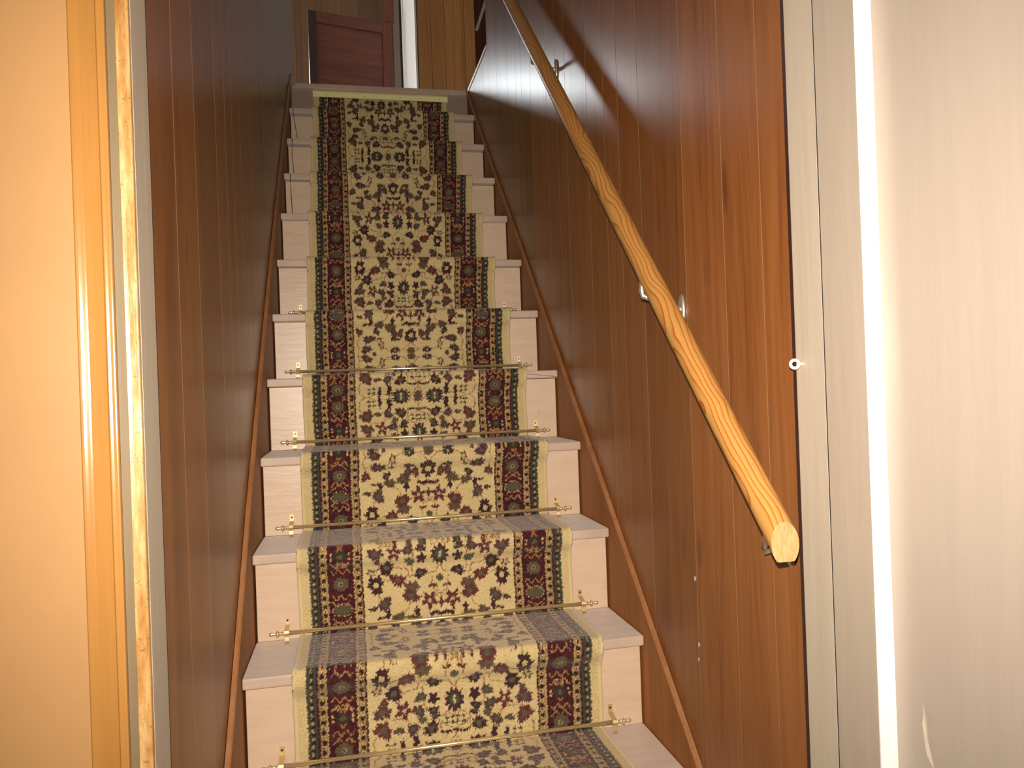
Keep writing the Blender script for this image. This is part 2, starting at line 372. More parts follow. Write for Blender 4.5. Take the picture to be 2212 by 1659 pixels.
# ---------------------------------------------------------------- woven design of the runner
PAL = {0: (0.045, 0.018, 0.020), 1: (0.105, 0.026, 0.026), 2: (0.080, 0.036, 0.037), 3: (0.066, 0.062, 0.038), 4: (0.108, 0.068, 0.036)}
CREAM = np.array((0.54, 0.405, 0.195)); GREEN = np.array((0.050, 0.048, 0.033)); TAN = np.array((0.26, 0.165, 0.070)); TANL = np.array((0.46, 0.30, 0.13))
CRIM = np.array((0.068, 0.009, 0.016)); DK = np.array((0.022, 0.013, 0.012)); OLIVE = np.array((0.095, 0.078, 0.045)); TEAL = np.array((0.036, 0.034, 0.026)); VINE = np.array((0.27, 0.13, 0.05))
MOT = [(0.0512,0.0058,0.0302,0.0175,"P",0),(0.0009,0.0023,0.0132,0.0152,"R",2),(0.1388,0.0187,0.0129,0.0122,"X",3),(0.1146,0.0194,0.0045,0.0115,"L",0),(0.1156,0.0077,0.0045,0.0096,"L",0),(0.0869,0.012,0.007,0.0076,"L",0),(0.0856,0.0237,0.0064,0.0143,"L",0),(0.0522,0.0487,0.014,0.0133,"F",0),(0.091,0.052,0.0122,0.0108,"F",2),(0.1215,0.0516,0.0096,0.0064,"F",3),(0.1552,0.0563,0.0162,0.016,"F",1),(0.0167,0.04,0.0133,0.0044,"A",0),(0.0112,0.0629,0.0126,0.0107,"X",3),(0.0718,0.0703,0.0089,0.0076,"F",4),(0.0784,0.0903,0.0121,0.0108,"F",2),(0.1103,0.0943,0.0148,0.0159,"S",1),(0.1555,0.0948,0.0149,0.0141,"F",2),(0.0467,0.0888,0.0102,0.007,"F",0),(0.0448,0.1135,0.0101,0.012,"L",0),(0.0726,0.1196,0.0108,0.0095,"F",3),(0.1515,0.1161,0.0078,0.0064,"F",1),(0.0007,0.1066,0.0226,0.0286,"P",0),(0.0439,0.0771,0.0105,0.0068,"F",0),(0.1295,0.1338,0.017,0.0141,"F",0),(0.1655,0.1424,0.009,0.0079,"L",4),(0.0459,0.1517,0.0136,0.0105,"F",0),(0.1025,0.1657,0.0153,0.0135,"F",1),(0.1554,0.1736,0.0175,0.0177,"C",0),(0.071,0.1868,0.0148,0.016,"F",4),(0.0002,0.1676,0.0096,0.0102,"R",3),(0.0718,0.2064,0.0158,0.0152,"F",1),(0.0279,0.221,0.0165,0.0184,"S",1),(0,0.2268,0.0051,0.0102,"L",2),(0.0172,0.1884,0.0083,0.0057,"A",1),(0.1365,0.2218,0.0137,0.0145,"F",2),(0.1296,0.2461,0.0056,0.0107,"L",0),(0.1424,0.2565,0.0105,0.0044,"A",0),(0.1647,0.2304,0.0086,0.0056,"F",0),(0.1034,0.2566,0.0125,0.0113,"F",4),(0.0599,0.2466,0.0063,0.0127,"L",0),(0.0132,0.2575,0.014,0.007,"A",0),(0.0023,0.2908,0.016,0.018,"C",0),(0.0346,0.284,0.0096,0.0115,"F",1),(0.1123,0.2765,0.0088,0.0102,"F",0),(0.067,0.2658,0.0152,0.0128,"F",4),(0.0552,0.2858,0.0082,0.0134,"F",2),(0.0514,0.3032,0.0127,0.0057,"F",0),(0.1685,0.2773,0.0099,0.012,"F",1),(0.1365,0.3017,0.0169,0.0108,"F",2),(0.1463,0.3349,0.015,0.0114,"F",2),(0.0533,0.3385,0.0178,0.0115,"P",1),(0.0026,0.3397,0.0122,0.0109,"R",4),(0.0966,0.3217,0.0075,0.014,"L",4),(0.1037,0.2998,0.0075,0.0032,"F",1),(0.1204,0.3496,0.0074,0.0063,"F",3)]
VIN = [[(0,.068),(.0,.082)],[(.03,.062),(.02,.05),(.0,.045)],[(0,.135),(.010,.150),(.028,.155),(.045,.158)],[(.046,.155),(.060,.155),(.075,.160),(.080,.140),(.100,.135),(.130,.134)],
 [(.065,.150),(.070,.125),(.066,.100),(.060,.090)],[(0,.205),(.012,.200),(.020,.185),(.020,.165)],[(0,.205),(.015,.215),(.030,.220)],[(.030,.220),(.050,.210),(.070,.206)],[(.0,.205),(0,.240)],
 [(.155,.160),(.160,.145),(.150,.135),(.130,.134)],[(.155,.185),(.150,.200),(.140,.215)],[(.155,.160),(.125,.165),(.100,.166)],[(.072,.215),(.080,.235),(.100,.255)],[(0,.315),(.012,.325),(.025,.338),(.053,.338)],
 [(.025,.338),(.012,.345),(.0,.350)],[(.075,.338),(.090,.330),(.100,.320),(.110,.310),(.120,.300)],[(.165,.290),(.175,.310),(.170,.335),(.175,.350)],[(0,.027),(.022,.004)],[(.0,.030),(.0,.045)],
 [(.080,.010),(.100,.006),(.115,.010),(.155,.0)],[(.155,.0),(.172,.010),(.176,.030),(.170,.045)],[(.05,.05),(.09,.052)],[(.09,.060),(.11,.076),(.14,.079),(.16,.07)],[(.11,.08),(.112,.10),(.125,.125)],[(.030,.045),(.035,.065),(.020,.080),(.005,.076)]]
MM = 0.001
def blob(img, U, V, cu, cv, rx, ry, kind, colr, rs):
    if kind in 'FCSLA': rx *= 1.24; ry *= 1.24
    du, dv = (U - cu), (V - cv)
    th = np.arctan2(dv / ry, du / rx); rr = np.sqrt((du / rx) ** 2 + (dv / ry) ** 2)
    ph = rs.uniform(0, 6.28); k = rs.integers(6, 9); c0 = np.array(PAL[colr]); alt = np.array(PAL[rs.integers(0, 5)])
    jag = 0.90 + 0.13 * np.cos(k * th + ph) + 0.10 * np.sin((2 * k + 3) * th + ph) + 0.12 * np.sin(2 * th + 2 * ph) + 0.09 * np.cos(3 * th - ph)
    def put(mask, c): img[mask] = c
    if kind in 'FC':
        put(rr < jag, c0); put((rr < jag * 0.72) & (np.cos(3 * th + ph) > -0.2), c0 * 0.45 + alt * 0.55)
        put(rr < 0.34, OLIVE if kind == 'F' else CREAM * 0.85)
        if kind == 'C': put((rr > 0.34) & (rr < 0.5), DK)
    elif kind == 'P':
        jag = 0.85 + 0.16 * np.cos(11 * th + ph) + 0.06 * np.cos(23 * th)
        put(rr < jag, np.array(PAL[0])); put((rr < jag) & (rr > 0.66) & (np.cos(5 * th) > 0), np.array(PAL[1]) * 0.8)
        put(rr < 0.62, TEAL); put(rr < 0.42, OLIVE * 0.9); put((np.abs(du) < rx * 0.09) & (np.abs(dv) < ry * 0.28), CREAM)
    elif kind == 'S':
        jag = 0.78 + 0.30 * np.cos(5 * th + ph) + 0.14 * np.cos(13 * th)
        put(rr < jag, c0); put(rr < jag * 0.5, np.array(PAL[2])); put(rr < 0.22, CREAM * 0.8)
    elif kind == 'R':
        jag = 0.88 + 0.12 * np.cos(8 * th); put(rr < jag, c0); put((rr < 0.6), OLIVE); put(rr < 0.25, np.array(PAL[1]))
    elif kind == 'X':
        for a in (-1, 1):
            for b_ in (-1, 1):
                q = np.sqrt(((du - a * rx * .52) / (rx * .42)) ** 2 + ((dv - b_ * ry * .52) / (ry * .38)) ** 2)
                tt = np.arctan2(dv - b_ * ry * .52, du - a * rx * .52)
                put(q < 0.85 + 0.3 * np.cos(4 * tt), np.array(PAL[3]))
    elif kind == 'L':
        put(rr < 0.85 + 0.25 * np.cos(5 * th + ph), c0)
        if colr == 4: put(rr < 0.45, CREAM * 0.8)
    elif kind == 'A':
        q = dv + ry * 0.6 * np.cos(np.clip(du / rx, -1, 1) * 1.57)
        put((np.abs(q) < ry * (0.55 + 0.25 * np.cos(du * 1800))) & (np.abs(du) < rx), c0)

def line(img, U, V, pts, wd, c):
    for (u0, v0), (u1, v1) in zip(pts[:-1], pts[1:]):
        d = np.array((u1 - u0, v1 - v0)); l2 = max(1e-9, d @ d)
        tt = np.clip(((U - u0) * d[0] + (V - v0) * d[1]) / l2, 0, 1)
        img[np.hypot(U - u0 - tt * d[0], V - v0 - tt * d[1]) < wd] = c

rs = np.random.default_rng(3)
uu = np.arange(0, 0.190, MM); vv = np.arange(0, 0.351, MM); U, V = np.meshgrid(uu, vv, indexing='ij')
FIELD = np.empty(U.shape + (3,)); FIELD[:] = CREAM
for p in VIN:
    sm = [p[0]]
    for a, b_ in zip(p[:-1], p[1:]):
        for q in (0.33, 0.66, 1.0): sm.append((a[0] + (b_[0] - a[0]) * q + 0.0018 * math.sin(len(sm) * 2.1), a[1] + (b_[1] - a[1]) * q + 0.0018 * math.cos(len(sm) * 1.7)))
    line(FIELD, U, V, sm, 0.0012, VINE)
for q in MOT: blob(FIELD, U, V, *q, rs)
# the border: distance from the runner's edge 0 .. 0.147
uu = np.arange(0, 0.150, MM); U, V = np.meshgrid(uu, vv, indexing='ij')
BORD = np.empty(U.shape + (3,)); BORD[:] = CREAM
wv = 0.0009 * np.sin(V * 700) + 0.0006 * np.sin(V * 1900)
Uw = U + wv
BORD[Uw > 0.0220] = GREEN
fl_ = ((V / 0.0165) % 1.0 - 0.5) * 0.0165
m1 = (np.abs(np.abs(U - 0.0315) + np.abs(fl_) * 0.7 - 0.0008) < 0.0026); BORD[m1 & (Uw > 0.022)] = TANL * 0.8
m1 = (np.abs(((V / 0.0165 + 0.5) % 1.0 - 0.5) * 0.0165) < 0.003) & (np.abs(U - 0.033) < 0.004); BORD[m1] = DK
for a, b_ in ((0.0430, 0.0655), (0.1240, 0.1470)):
    BORD[(Uw > a) & (Uw < b_)] = TAN
    cc = (a + b_) / 2; ph = (V / 0.021) % 1.0
    d1 = np.hypot((U - cc) / 0.0045, (ph - 0.25) * 0.021 / 0.0045); BORD[d1 < 0.95 + 0.2 * np.cos(4 * np.arctan2(ph - .25, U - cc))] = DK
    d2 = np.hypot((U - cc) / 0.0042, (ph - 0.75) * 0.021 / 0.0052); BORD[d2 < 1.0] = TANL * 1.1; BORD[d2 < 0.45] = CRIM
    BORD[(np.abs(Uw - a - 0.0022) < 0.0014)] = TANL if a > 0.1 else CRIM
    BORD[(np.abs(Uw - b_ + 0.0030) < 0.0014)] = CRIM if a > 0.1 else TANL
    BORD[(np.abs(Uw - b_ + 0.0006) < 0.0016)] = DK
    BORD[(np.abs(Uw - a) < 0.0010)] = DK
inn = (Uw > 0.0655) & (Uw < 0.1235); BORD[inn] = CRIM
# dark clouds and squiggles in the crimson band
cl = np.sin(V * 190 + 2.2 * np.sin(U * 160)) * np.cos(U * 230 + 1.7 * np.sin(V * 120)); BORD[inn & (cl > 0.38)] = DK
BORD[inn & (cl < -0.80)] = np.array((0.05, 0.035, 0.02))
for v0 in (0.046, 0.062, 0.118, 0.134, 0.196, 0.262, 0.318):
    pts = [(0.073 + 0.004 * i, v0 + 0.006 * math.sin(i * 1.25 + v0 * 90)) for i in range(12)]
    line(BORD, U, V, pts, 0.0016, np.array((0.30, 0.155, 0.055)))
for v0 in (0.002, 0.110, 0.205, 0.245, 0.302):
    pts = [(0.070 + 0.0045 * i, v0 + 0.013 * math.cos((i - 5) * 0.33)) for i in range(11)]
    line(BORD, U, V, pts, 0.0009, TANL * 0.85)
for v0, kd in ((0.025, 'R'), (0.094, 'D'), (0.164, 'R'), (0.226, 'O'), (0.284, 'R'), (0.348, 'D')):
    du, dv = U - 0.0945, V - v0; th = np.arctan2(dv, du); d = np.hypot(du, dv)
    if kd == 'R':
        d = np.hypot(du / 1.1, dv)
        BORD[d < 0.0185 + 0.0012 * np.cos(14 * th)] = CRIM * 0.7
        BORD[d < 0.0165 + 0.0014 * np.cos(12 * th)] = OLIVE * 1.0; BORD[(np.abs(d - 0.010) < 0.0012) & (np.cos(12 * th) > -0.2)] = np.array((0.10, 0.045, 0.035))
        BORD[d < 0.0055] = TANL * 0.6; BORD[d < 0.003] = DK
    elif kd == 'O':
        d = np.hypot(du / 1.35, dv / 0.85); BORD[d < 0.0150 + 0.0015 * np.cos(9 * th)] = OLIVE * 0.9
        BORD[(np.abs(d - 0.0172) < 0.0011) & (np.cos(26 * th) > -0.3)] = TANL
    else:
        BORD[d < 0.0145 + 0.003 * np.cos(6 * th)] = TEAL * 0.9; BORD[d < 0.006] = np.array((0.11, 0.07, 0.035))
        for a in (-1, 1):
            for e in (-1, 1): BORD[np.hypot(du - a * 0.021, dv - e * 0.005) < 0.0032] = TANL
            BORD[np.hypot(du - a * 0.008, dv - 0.020) < 0.0028] = TANL * 0.9
            line(BORD, U, V, [(0.0945 - 0.006, v0 + a * 0.014), (0.0945, v0 + a * 0.020), (0.0945 + 0.006, v0 + a * 0.014)], 0.0018, np.array((0.30, 0.12, 0.04)))
BORD[(U > 0.1468)] = CREAM

def weave(u_edge, u_c, s):
    """u_edge distance to the nearer edge, u_c distance from centre line (metres in the design), s length"""
    P = 0.70; v = (s - 1.197) % P; v = np.where(v > P / 2, P - v, v)
    rj = np.random.default_rng(11)
    col_j = rj.uniform(-0.0016, 0.0016, (u_edge.shape[0] // 2 + 1, u_edge.shape[1] // 2 + 1))      # two-row tufts make ragged edges
    row_j = rj.uniform(-0.0020, 0.0020, (u_edge.shape[0] // 3 + 1, u_edge.shape[1]))
    j1 = rj.uniform(-0.0006, 0.0006, u_edge.shape) + np.repeat(np.repeat(col_j, 2, 0), 2, 1)[:u_edge.shape[0], :u_edge.shape[1]] * 0.8
    j2 = rj.uniform(-0.0008, 0.0008, u_edge.shape) + np.repeat(row_j, 3, 0)[:u_edge.shape[0]]
    iv = np.clip(((v + j2) / MM).round().astype(int), 0, FIELD.shape[1] - 1)
    ie = np.clip(((u_edge + j1) / MM).round().astype(int), 0, BORD.shape[0] - 1)
    ic = np.clip(((u_c + j1) / MM).round().astype(int), 0, FIELD.shape[0] - 1)
    return np.where((u_edge < 0.147)[..., None], BORD[ie, iv], FIELD[ic, iv])

# ---------------------------------------------------------------- runner
TH = 0.009
def chaikin(p, it=2):
    for _ in range(it):
        q = [p[0]]
        for a, b_ in zip(p[:-1], p[1:]):
            q.append((a[0] * .75 + b_[0] * .25, a[1] * .75 + b_[1] * .25)); q.append((a[0] * .25 + b_[0] * .75, a[1] * .25 + b_[1] * .75))
        q.append(p[-1]); p = q
    return p
ctrl = [( -3 * t_ + o_ - TH, FLOOR + 0.0005)]
for n in range(-3, 11):
    yb = n * t_ + o_ - TH; zb = (n - 1) * r_
    if n > -3: ctrl += [(yb - 0.008, zb + TH), (yb, zb + TH), (yb, zb + TH + 0.010)]
    if n == 10: ctrl += [(yb, zb + 0.10), (yb, 2.044)]; break
    ctrl += [(yb, zb + 0.08), (yb - 0.0005, n * r_ - 0.075), (yb - 0.003, n * r_ - 0.052), (n * t_ - TH - 0.001, n * r_ - 0.030), (n * t_ - TH - 0.002, n * r_ - 0.008),
             (n * t_ - TH * 0.8, n * r_ + TH * 0.75), (n * t_ + 0.004, n * r_ + TH + 0.001), (n * t_ + 0.03, n * r_ + TH), (n * t_ + 0.14, n * r_ + TH)]
pts = chaikin(ctrl, 2)
P = np.array(pts); seg = np.hypot(*np.diff(P, axis=0).T); S = np.concatenate([[0], np.cumsum(seg)])
smp = []; a = 0.0
while a < S[-1]:
    smp.append(a); zz_ = np.interp(a, S, P[:, 1]); a += 0.0020 if zz_ < 0.70 else 0.0028
smp = np.array(smp); PY = np.interp(smp, S, P[:, 0]); PZ = np.interp(smp, S, P[:, 1])
# design length at each row
ntr = np.floor((PY - 0.0) / t_ + 0.04)
def slen(y, z):
    n_t = np.round((z - TH) / r_); on_tread = (np.abs(z - (n_t * r_ + TH)) < 0.0035) & (y > n_t * t_ - 0.002) & (y < (n_t + 1) * t_ + o_ - TH - 0.004)
    st = n_t * L_ + np.clip(y - n_t * t_, 0, t_)
    n_r = np.ceil((z - TH * 0.2) / r_ - 0.04)
    n_r = np.round((y - 0.004) / t_)
    sr = n_r * L_ + np.clip(z - n_r * r_, -r_, 0)
    return np.where(on_tread, st, sr)
SL = np.maximum.accumulate(slen(PY, PZ))
nrm = np.stack([-np.gradient(PZ), np.gradient(PY)], 1); nrm /= np.linalg.norm(nrm, axis=1)[:, None]   # outward (y, z)
NU = 333; uf = np.linspace(0, 1, NU)
def edges(y):
    n = y / t_; return 0.1065 + 0 * n, 0.7735 - 0.0029 * n
xl, xr_ = edges(PY)
wob = 0.0012 * np.sin(SL * 9.0) + 0.0008 * np.sin(SL * 31)
X = xl[:, None] + wob[:, None] + uf[None, :] * (xr_ - xl)[:, None]
W0 = 0.6645; ud = uf * W0
ue = np.minimum(ud, W0 - ud); uc = np.abs(ud - W0 / 2)
UE = np.broadcast_to(ue, X.shape); UC = np.broadcast_to(uc, X.shape) * (0.185 / (W0 / 2 - 0.147))
SS = np.broadcast_to(SL[:, None], X.shape)
rgb = weave(UE, UC, SS)
rj = np.random.default_rng(5); dsp = rj.normal(0, 0.00045, X.shape); dsp[:, :3] = 0; dsp[:, -3:] = 0
rel = np.where(np.linalg.norm(rgb, axis=2) > 0.6, 0.0006, 0.0); dsp = dsp + rel
Y = PY[:, None] + nrm[:, 0:1] * dsp; Z = PZ[:, None] + nrm[:, 1:2] * dsp
nv = X.size; nr = X.shape[0]
co = np.stack([X, Y, Z], 2).reshape(-1, 3).astype(np.float32)
idx = np.arange(nv).reshape(nr, NU)
quads = np.stack([idx[:-1, :-1], idx[:-1, 1:], idx[1:, 1:], idx[1:, :-1]], 2).reshape(-1, 4)
# outer back face: a coarse underside keeps the carpet a solid 8 mm slab
me = bpy.data.meshes.new('stair_runner')
back = np.stack([X[:, [0, -1]], np.broadcast_to((PY - nrm[:, 0] * (TH - 0.0012))[:, None], (nr, 2)), np.broadcast_to((PZ - nrm[:, 1] * (TH - 0.0012))[:, None], (nr, 2))], 2).reshape(-1, 3).astype(np.float32)
bi = nv + np.arange(nr * 2).reshape(nr, 2)
qb = np.stack([bi[:-1, 0], bi[1:, 0], bi[1:, 1], bi[:-1, 1]], 1)
ql = np.stack([idx[:-1, 0], idx[1:, 0], bi[1:, 0], bi[:-1, 0]], 1); qr = np.stack([idx[:-1, -1], bi[:-1, 1], bi[1:, 1], idx[1:, -1]], 1)
quads = np.concatenate([quads, qb, ql, qr]).astype(np.int32)
co = np.concatenate([co, back])
me.vertices.add(len(co)); me.vertices.foreach_set('co', co.ravel())
me.loops.add(quads.size); me.loops.foreach_set('vertex_index', quads.ravel())
me.polygons.add(len(quads)); me.polygons.foreach_set('loop_start', np.arange(0, quads.size, 4, dtype=np.int32)); me.polygons.foreach_set('loop_total', np.full(len(quads), 4, np.int32))
me.update(calc_edges=True)
ca = me.color_attributes.new('weave', 'FLOAT_COLOR', 'POINT')
rgba = np.ones((len(co), 4), np.float32); rgba[:nv, :3] = rgb.reshape(-1, 3); rgba[nv:, :3] = (0.4, 0.3, 0.16)
ca.data.foreach_set('color', rgba.ravel())
me.polygons.foreach_set('use_smooth', np.ones(len(quads), bool))
runner = link('stair_runner', me, M['pile'])
tag(runner, 'cream floral carpet runner with crimson and green borders down the middle of the stairs', 'stair runner')
# serged edge cord on both sides
for side in (0, -1):
    mb = MB(); stp = 4
    rows = list(range(0, nr, stp)) + [nr - 1]
    sgn = -1 if side == 0 else 1
    mb.tube([(X[i, side] + sgn * 0.001, PY[i] + nrm[i, 0] * -0.0022, PZ[i] + nrm[i, 1] * -0.0022) for i in rows], 0.0054, 8)
    mb.build('edge_binding', M['binding'], runner, smooth=True)

# ---------------------------------------------------------------- brass stair rods
def lathe(mb, base, axis, prof, n=14):
    pts = [Vector(base) + Vector(axis) * d for d, _ in prof]; mb.tube(pts, [max(0.0004, q) for _, q in prof], n)
FIN = [(0, .0046), (.006, .0046), (.0075, .0032), (.0095, .0046), (.011, .0032), (.013, .0050), (.0155, .0078), (.0172, .0086), (.019, .0078), (.0205, .0042), (.022, .0030), (.0235, .0042), (.0255, .0030), (.0285, .0044), (.032, .0047), (.0345, .0036), (.0362, .0008)]
def make_rod(n):
    yr = (n + 1) * t_ - 0.008; zr = n * r_ + 0.0245; xa, xb = 0.0725, 0.799
    root = empty('stair_rod', (0.436, yr, n * r_))
    mb = MB(); mb.tube([(xa, yr, zr), (xb, yr, zr)], 0.0046, 16); mb.build('rod', M['brass'], root, smooth=True)
    for xx_, sg in ((xa, -1), (xb, 1)):
        mb = MB(); lathe(mb, (xx_ + sg * 0.003, yr, zr), (sg, 0, 0), FIN); mb.build('finial', M['brass'], root, smooth=True)
        # folded strap: tab screwed to the riser, hoop over the rod, foot on the tread
        ys = (n + 1) * t_ + o_ - 0.0004; xs = xx_ + sg * -0.001; hw = 0.0052
        path = [(ys, n * r_ + 0.054), (ys, n * r_ + 0.036), (yr + 0.003, n * r_ + 0.0312), (yr - 0.004, n * r_ + 0.0300), (yr - 0.0062, n * r_ + 0.0245), (yr - 0.004, n * r_ + 0.0188), (yr - 0.001, n * r_ + 0.0165), (yr - 0.002, n * r_ + 0.006), (yr - 0.009, n * r_ + 0.0015)]
        mb = MB(); th_ = 0.0011
        for (ya, za), (yb, zb_) in zip(path[:-1], path[1:]):
            d = Vector((0, yb - ya, zb_ - za)).normalized(); nn = Vector((0, -d.z, d.y)) * th_
            if nn.y > 0: nn = -nn
            A = Vector((xs - hw, ya, za)); B_ = Vector((xs + hw, ya, za)); C_ = Vector((xs + hw, yb, zb_)); D_ = Vector((xs - hw, yb, zb_))
            mb.hexa([A, B_, C_, D_], [A + nn, B_ + nn, C_ + nn, D_ + nn])
        br = mb.build('bracket', M['brass_plate'], root)
        mb = MB(); mb.tube([(xs, ys - 0.001, n * r_ + 0.0465), (xs, ys - 0.0022, n * r_ + 0.0465)], [0.0028, 0.0018], 10)
        sc = mb.build('screw', M['screw']); sc.parent = br
    return root
def copy_tree(o, parent=None):
    c = o.copy(); col.objects.link(c)
    if parent: c.parent = parent
    for ch in o.children: copy_tree(ch, c)
    return c
RL = {-1: 'lowest brass stair rod, its left end cut by the bottom edge of the photo',
      0: 'second brass stair rod from the bottom, just above the large lowest full tread',
      1: 'third brass stair rod from the bottom, with a bright glint left of centre',
      2: 'fourth brass stair rod from the bottom, third below the topmost',
      3: 'fifth brass stair rod from the bottom, the highest one seen along its whole length',
      4: 'topmost brass stair rod, hidden by a nosing so only its knobbed tips show'}
proto = make_rod(0); tag(proto, RL[0], 'stair rod', 'brass stair rods across the lower steps')
RL[2] = 'fourth brass stair rod from the bottom, just below the highest fully visible rod'
for n in (-1, 1, 2, 3, 4):
    c = copy_tree(proto); c['label'] = RL[n]
    c.location = proto.location + Vector((0, n * t_, n * r_))

# ---------------------------------------------------------------- handrail
RX, RZ0, RM, RR = 0.8167, 1.0437, 0.983, 0.0213
def rail_axis(y): return Vector((RX, y, RZ0 + RM * y))
hr = tag(empty('handrail', tuple(rail_axis(-0.70))), 'round varnished pine handrail climbing the right-hand panelling', 'handrail')
ang = math.atan(RM); Ya, Yb = -0.700, 1.52
prof = []
for k in range(28):
    a = 2 * math.pi * k / 28; x = RR * math.cos(a); z = RR * math.sin(a)
    z = max(z, -RR * 0.80); prof.append((x, z * 1.0))
Lr = (Yb - Ya) / math.cos(ang)
vs_, fs = [], []; nseg = 40; k = len(prof)
for i in range(nseg + 1):
    s = Lr * i / nseg
    for x, z in prof:
        yl = s + (z * math.tan(ang) if i in (0, nseg) else 0)      # plumb-cut ends
        vs_.append((x, yl, z))
for i in range(nseg):
    for j in range(k): fs.append((i * k + j, i * k + (j + 1) % k, (i + 1) * k + (j + 1) % k, (i + 1) * k + j))
me = bpy.data.meshes.new('rail'); me.from_pydata(vs_, [], fs); me.update()
for q in me.polygons: q.use_smooth = True
rail = link('rail', me, M['pine'])
rail.parent = hr; rail.location = (0, 0, 0); rail.rotation_euler = (ang, 0, 0)
for i, nm in ((0, 'rail_end'), (nseg, 'rail_end')):
    e = [vs_[i * k + j] for j in range(k)]
    me = bpy.data.meshes.new('rail_end'); dy = -0.0012 if i == 0 else 0.0012
    ev = e + [(x, y + dy, z) for x, y, z in [(q[0] * .985, q[1], q[2] * .985) for q in e]]
    f_ = [tuple(range(k)), tuple(k + j for j in range(k))[::-1]] + [(j, (j + 1) % k, k + (j + 1) % k, k + j) for j in range(k)]
    me.from_pydata(ev, [], f_); me.update()
    bm = bmesh.new(); bm.from_mesh(me); bmesh.ops.recalc_face_normals(bm, faces=bm.faces); bm.to_mesh(me); bm.free()
    eo = link('rail_end', me, M['pine_end']); eo.parent = rail; eo['label'] = 'pale sawn end grain'
def bracket(y, zw, elbow):
    """nickel handrail bracket: oval wall plate, curved arm, saddle under the rail"""
    a = rail_axis(y); xw = XR(y) + 0.0078; el = Vector(elbow); a2 = rail_axis(el.y); zc = a2.z - RR / math.cos(ang) * 0.8
    root = bpy.data.objects.new('handrail_bracket', None); col.objects.link(root); root.empty_display_size = 0.02; root.parent = hr
    def put(mb, name, m_, sm=True):
        o = mb.build(name, m_, None, smooth=sm); o.parent = root; o.location = -Vector(hr.location); return o
    mb = MB(); n = 20
    rings = [(0.0, 1.0), (0.003, 1.0), (0.0055, 0.86), (0.0068, 0.55), (0.0072, 0.02)]
    vv_ = []
    for dx, sc in rings:
        for j in range(n):
            t = 2 * math.pi * j / n; vv_.append((xw - dx, y + 0.0125 * sc * math.cos(t), zw + 0.031 * sc * math.sin(t)))
    ff = [(i * n + j, i * n + (j + 1) % n, (i + 1) * n + (j + 1) % n, (i + 1) * n + j) for i in range(len(rings) - 1) for j in range(n)]
    ff += [tuple(range(n)), tuple((len(rings) - 1) * n + j for j in range(n))]
    mb.add(vv_, ff); put(mb, 'wall_plate', M['chrome'])
    mb = MB(); zb_ = a.z - RR * 0.85 - 0.002
    p_ = [Vector((xw - 0.004, y, zw)), Vector((xw - 0.014, y, zw))]
    p_ += [Vector((xw - 0.014, y, zw)).lerp(el, 0.5), el - Vector((0, 0, 0.003)), el + Vector((-0.002, 0, 0.006))]
    top_ = Vector((RX, el.y - (0.095 if el.x > RX + 0.01 else 0), zc + 0.001 - (0.0935 if el.x > RX + 0.01 else 0))); p_ += [el.lerp(top_, 0.6), top_]
    mb.tube(p_, [0.0065, 0.0058, 0.0052, 0.0060, 0.0058, 0.0055, 0.0065], 12); put(mb, 'arm', M['chrome'])
    mb = MB(); d = Vector((0, math.cos(ang), math.sin(ang)))
    n2 = Vector((0, -math.sin(ang), math.cos(ang))); c0 = rail_axis(top_.y) - n2 * (RR * 0.80 + 0.0015)
    h1 = d * 0.030; x1 = Vector((0.009, 0, 0)); u1 = n2 * 0.0015
    mb.hexa([c0 - h1 - x1 - u1, c0 - h1 + x1 - u1, c0 + h1 + x1 - u1, c0 + h1 - x1 - u1], [c0 - h1 - x1 + u1, c0 - h1 + x1 + u1, c0 + h1 + x1 + u1, c0 + h1 - x1 + u1])
    put(mb, 'saddle', M['chrome'], False)
bracket(-0.588, 0.322, (0.868, -0.562, 0.316)); bracket(-0.243, 0.724, (RX, -0.222, 0.758)); bracket(0.560, 1.540, (RX, 0.600, 1.578))

# ---------------------------------------------------------------- small fittings
# screw eye at the edge of the panelling
ec = Vector((0.8725, -0.651, 0.6015))
eye = empty('screw_eye', tuple(ec)); tag(eye, 'small cream-painted metal screw eye where the right panelling meets the beige jamb', 'screw eye')
mb = MB(); R0, R1 = 0.0058, 0.0024; n, k = 24, 8; vv_, ff = [], []
d1 = (CR * 0.98 + Vector((0, 0, 0))).normalized(); d2 = Vector((0, 0, 1)); d1 = Vector((0.80, -0.6, 0)).normalized()
dn = d1.cross(d2)
for i in range(n):
    a = 2 * math.pi * i / n; rd = d1 * math.cos(a) + d2 * math.sin(a)
    for j in range(k):
        b_ = 2 * math.pi * j / k; vv_.append(ec + rd * (R0 + R1 * math.cos(b_)) + dn * (R1 * math.sin(b_)))
for i in range(n):
    for j in range(k): ff.append((i * k + j, i * k + (j + 1) % k, ((i + 1) % n) * k + (j + 1) % k, ((i + 1) % n) * k + j))
mb.add(vv_, ff); mb.build('ring', M['eye_paint'], eye, smooth=True)
mb = MB(); mb.tube([ec + d1 * 0.0055, ec + d1 * 0.0095, (0.8828, -0.6582, 0.6008)], 0.0019, 8); mb.build('shank', M['eye_paint'], eye, smooth=True)

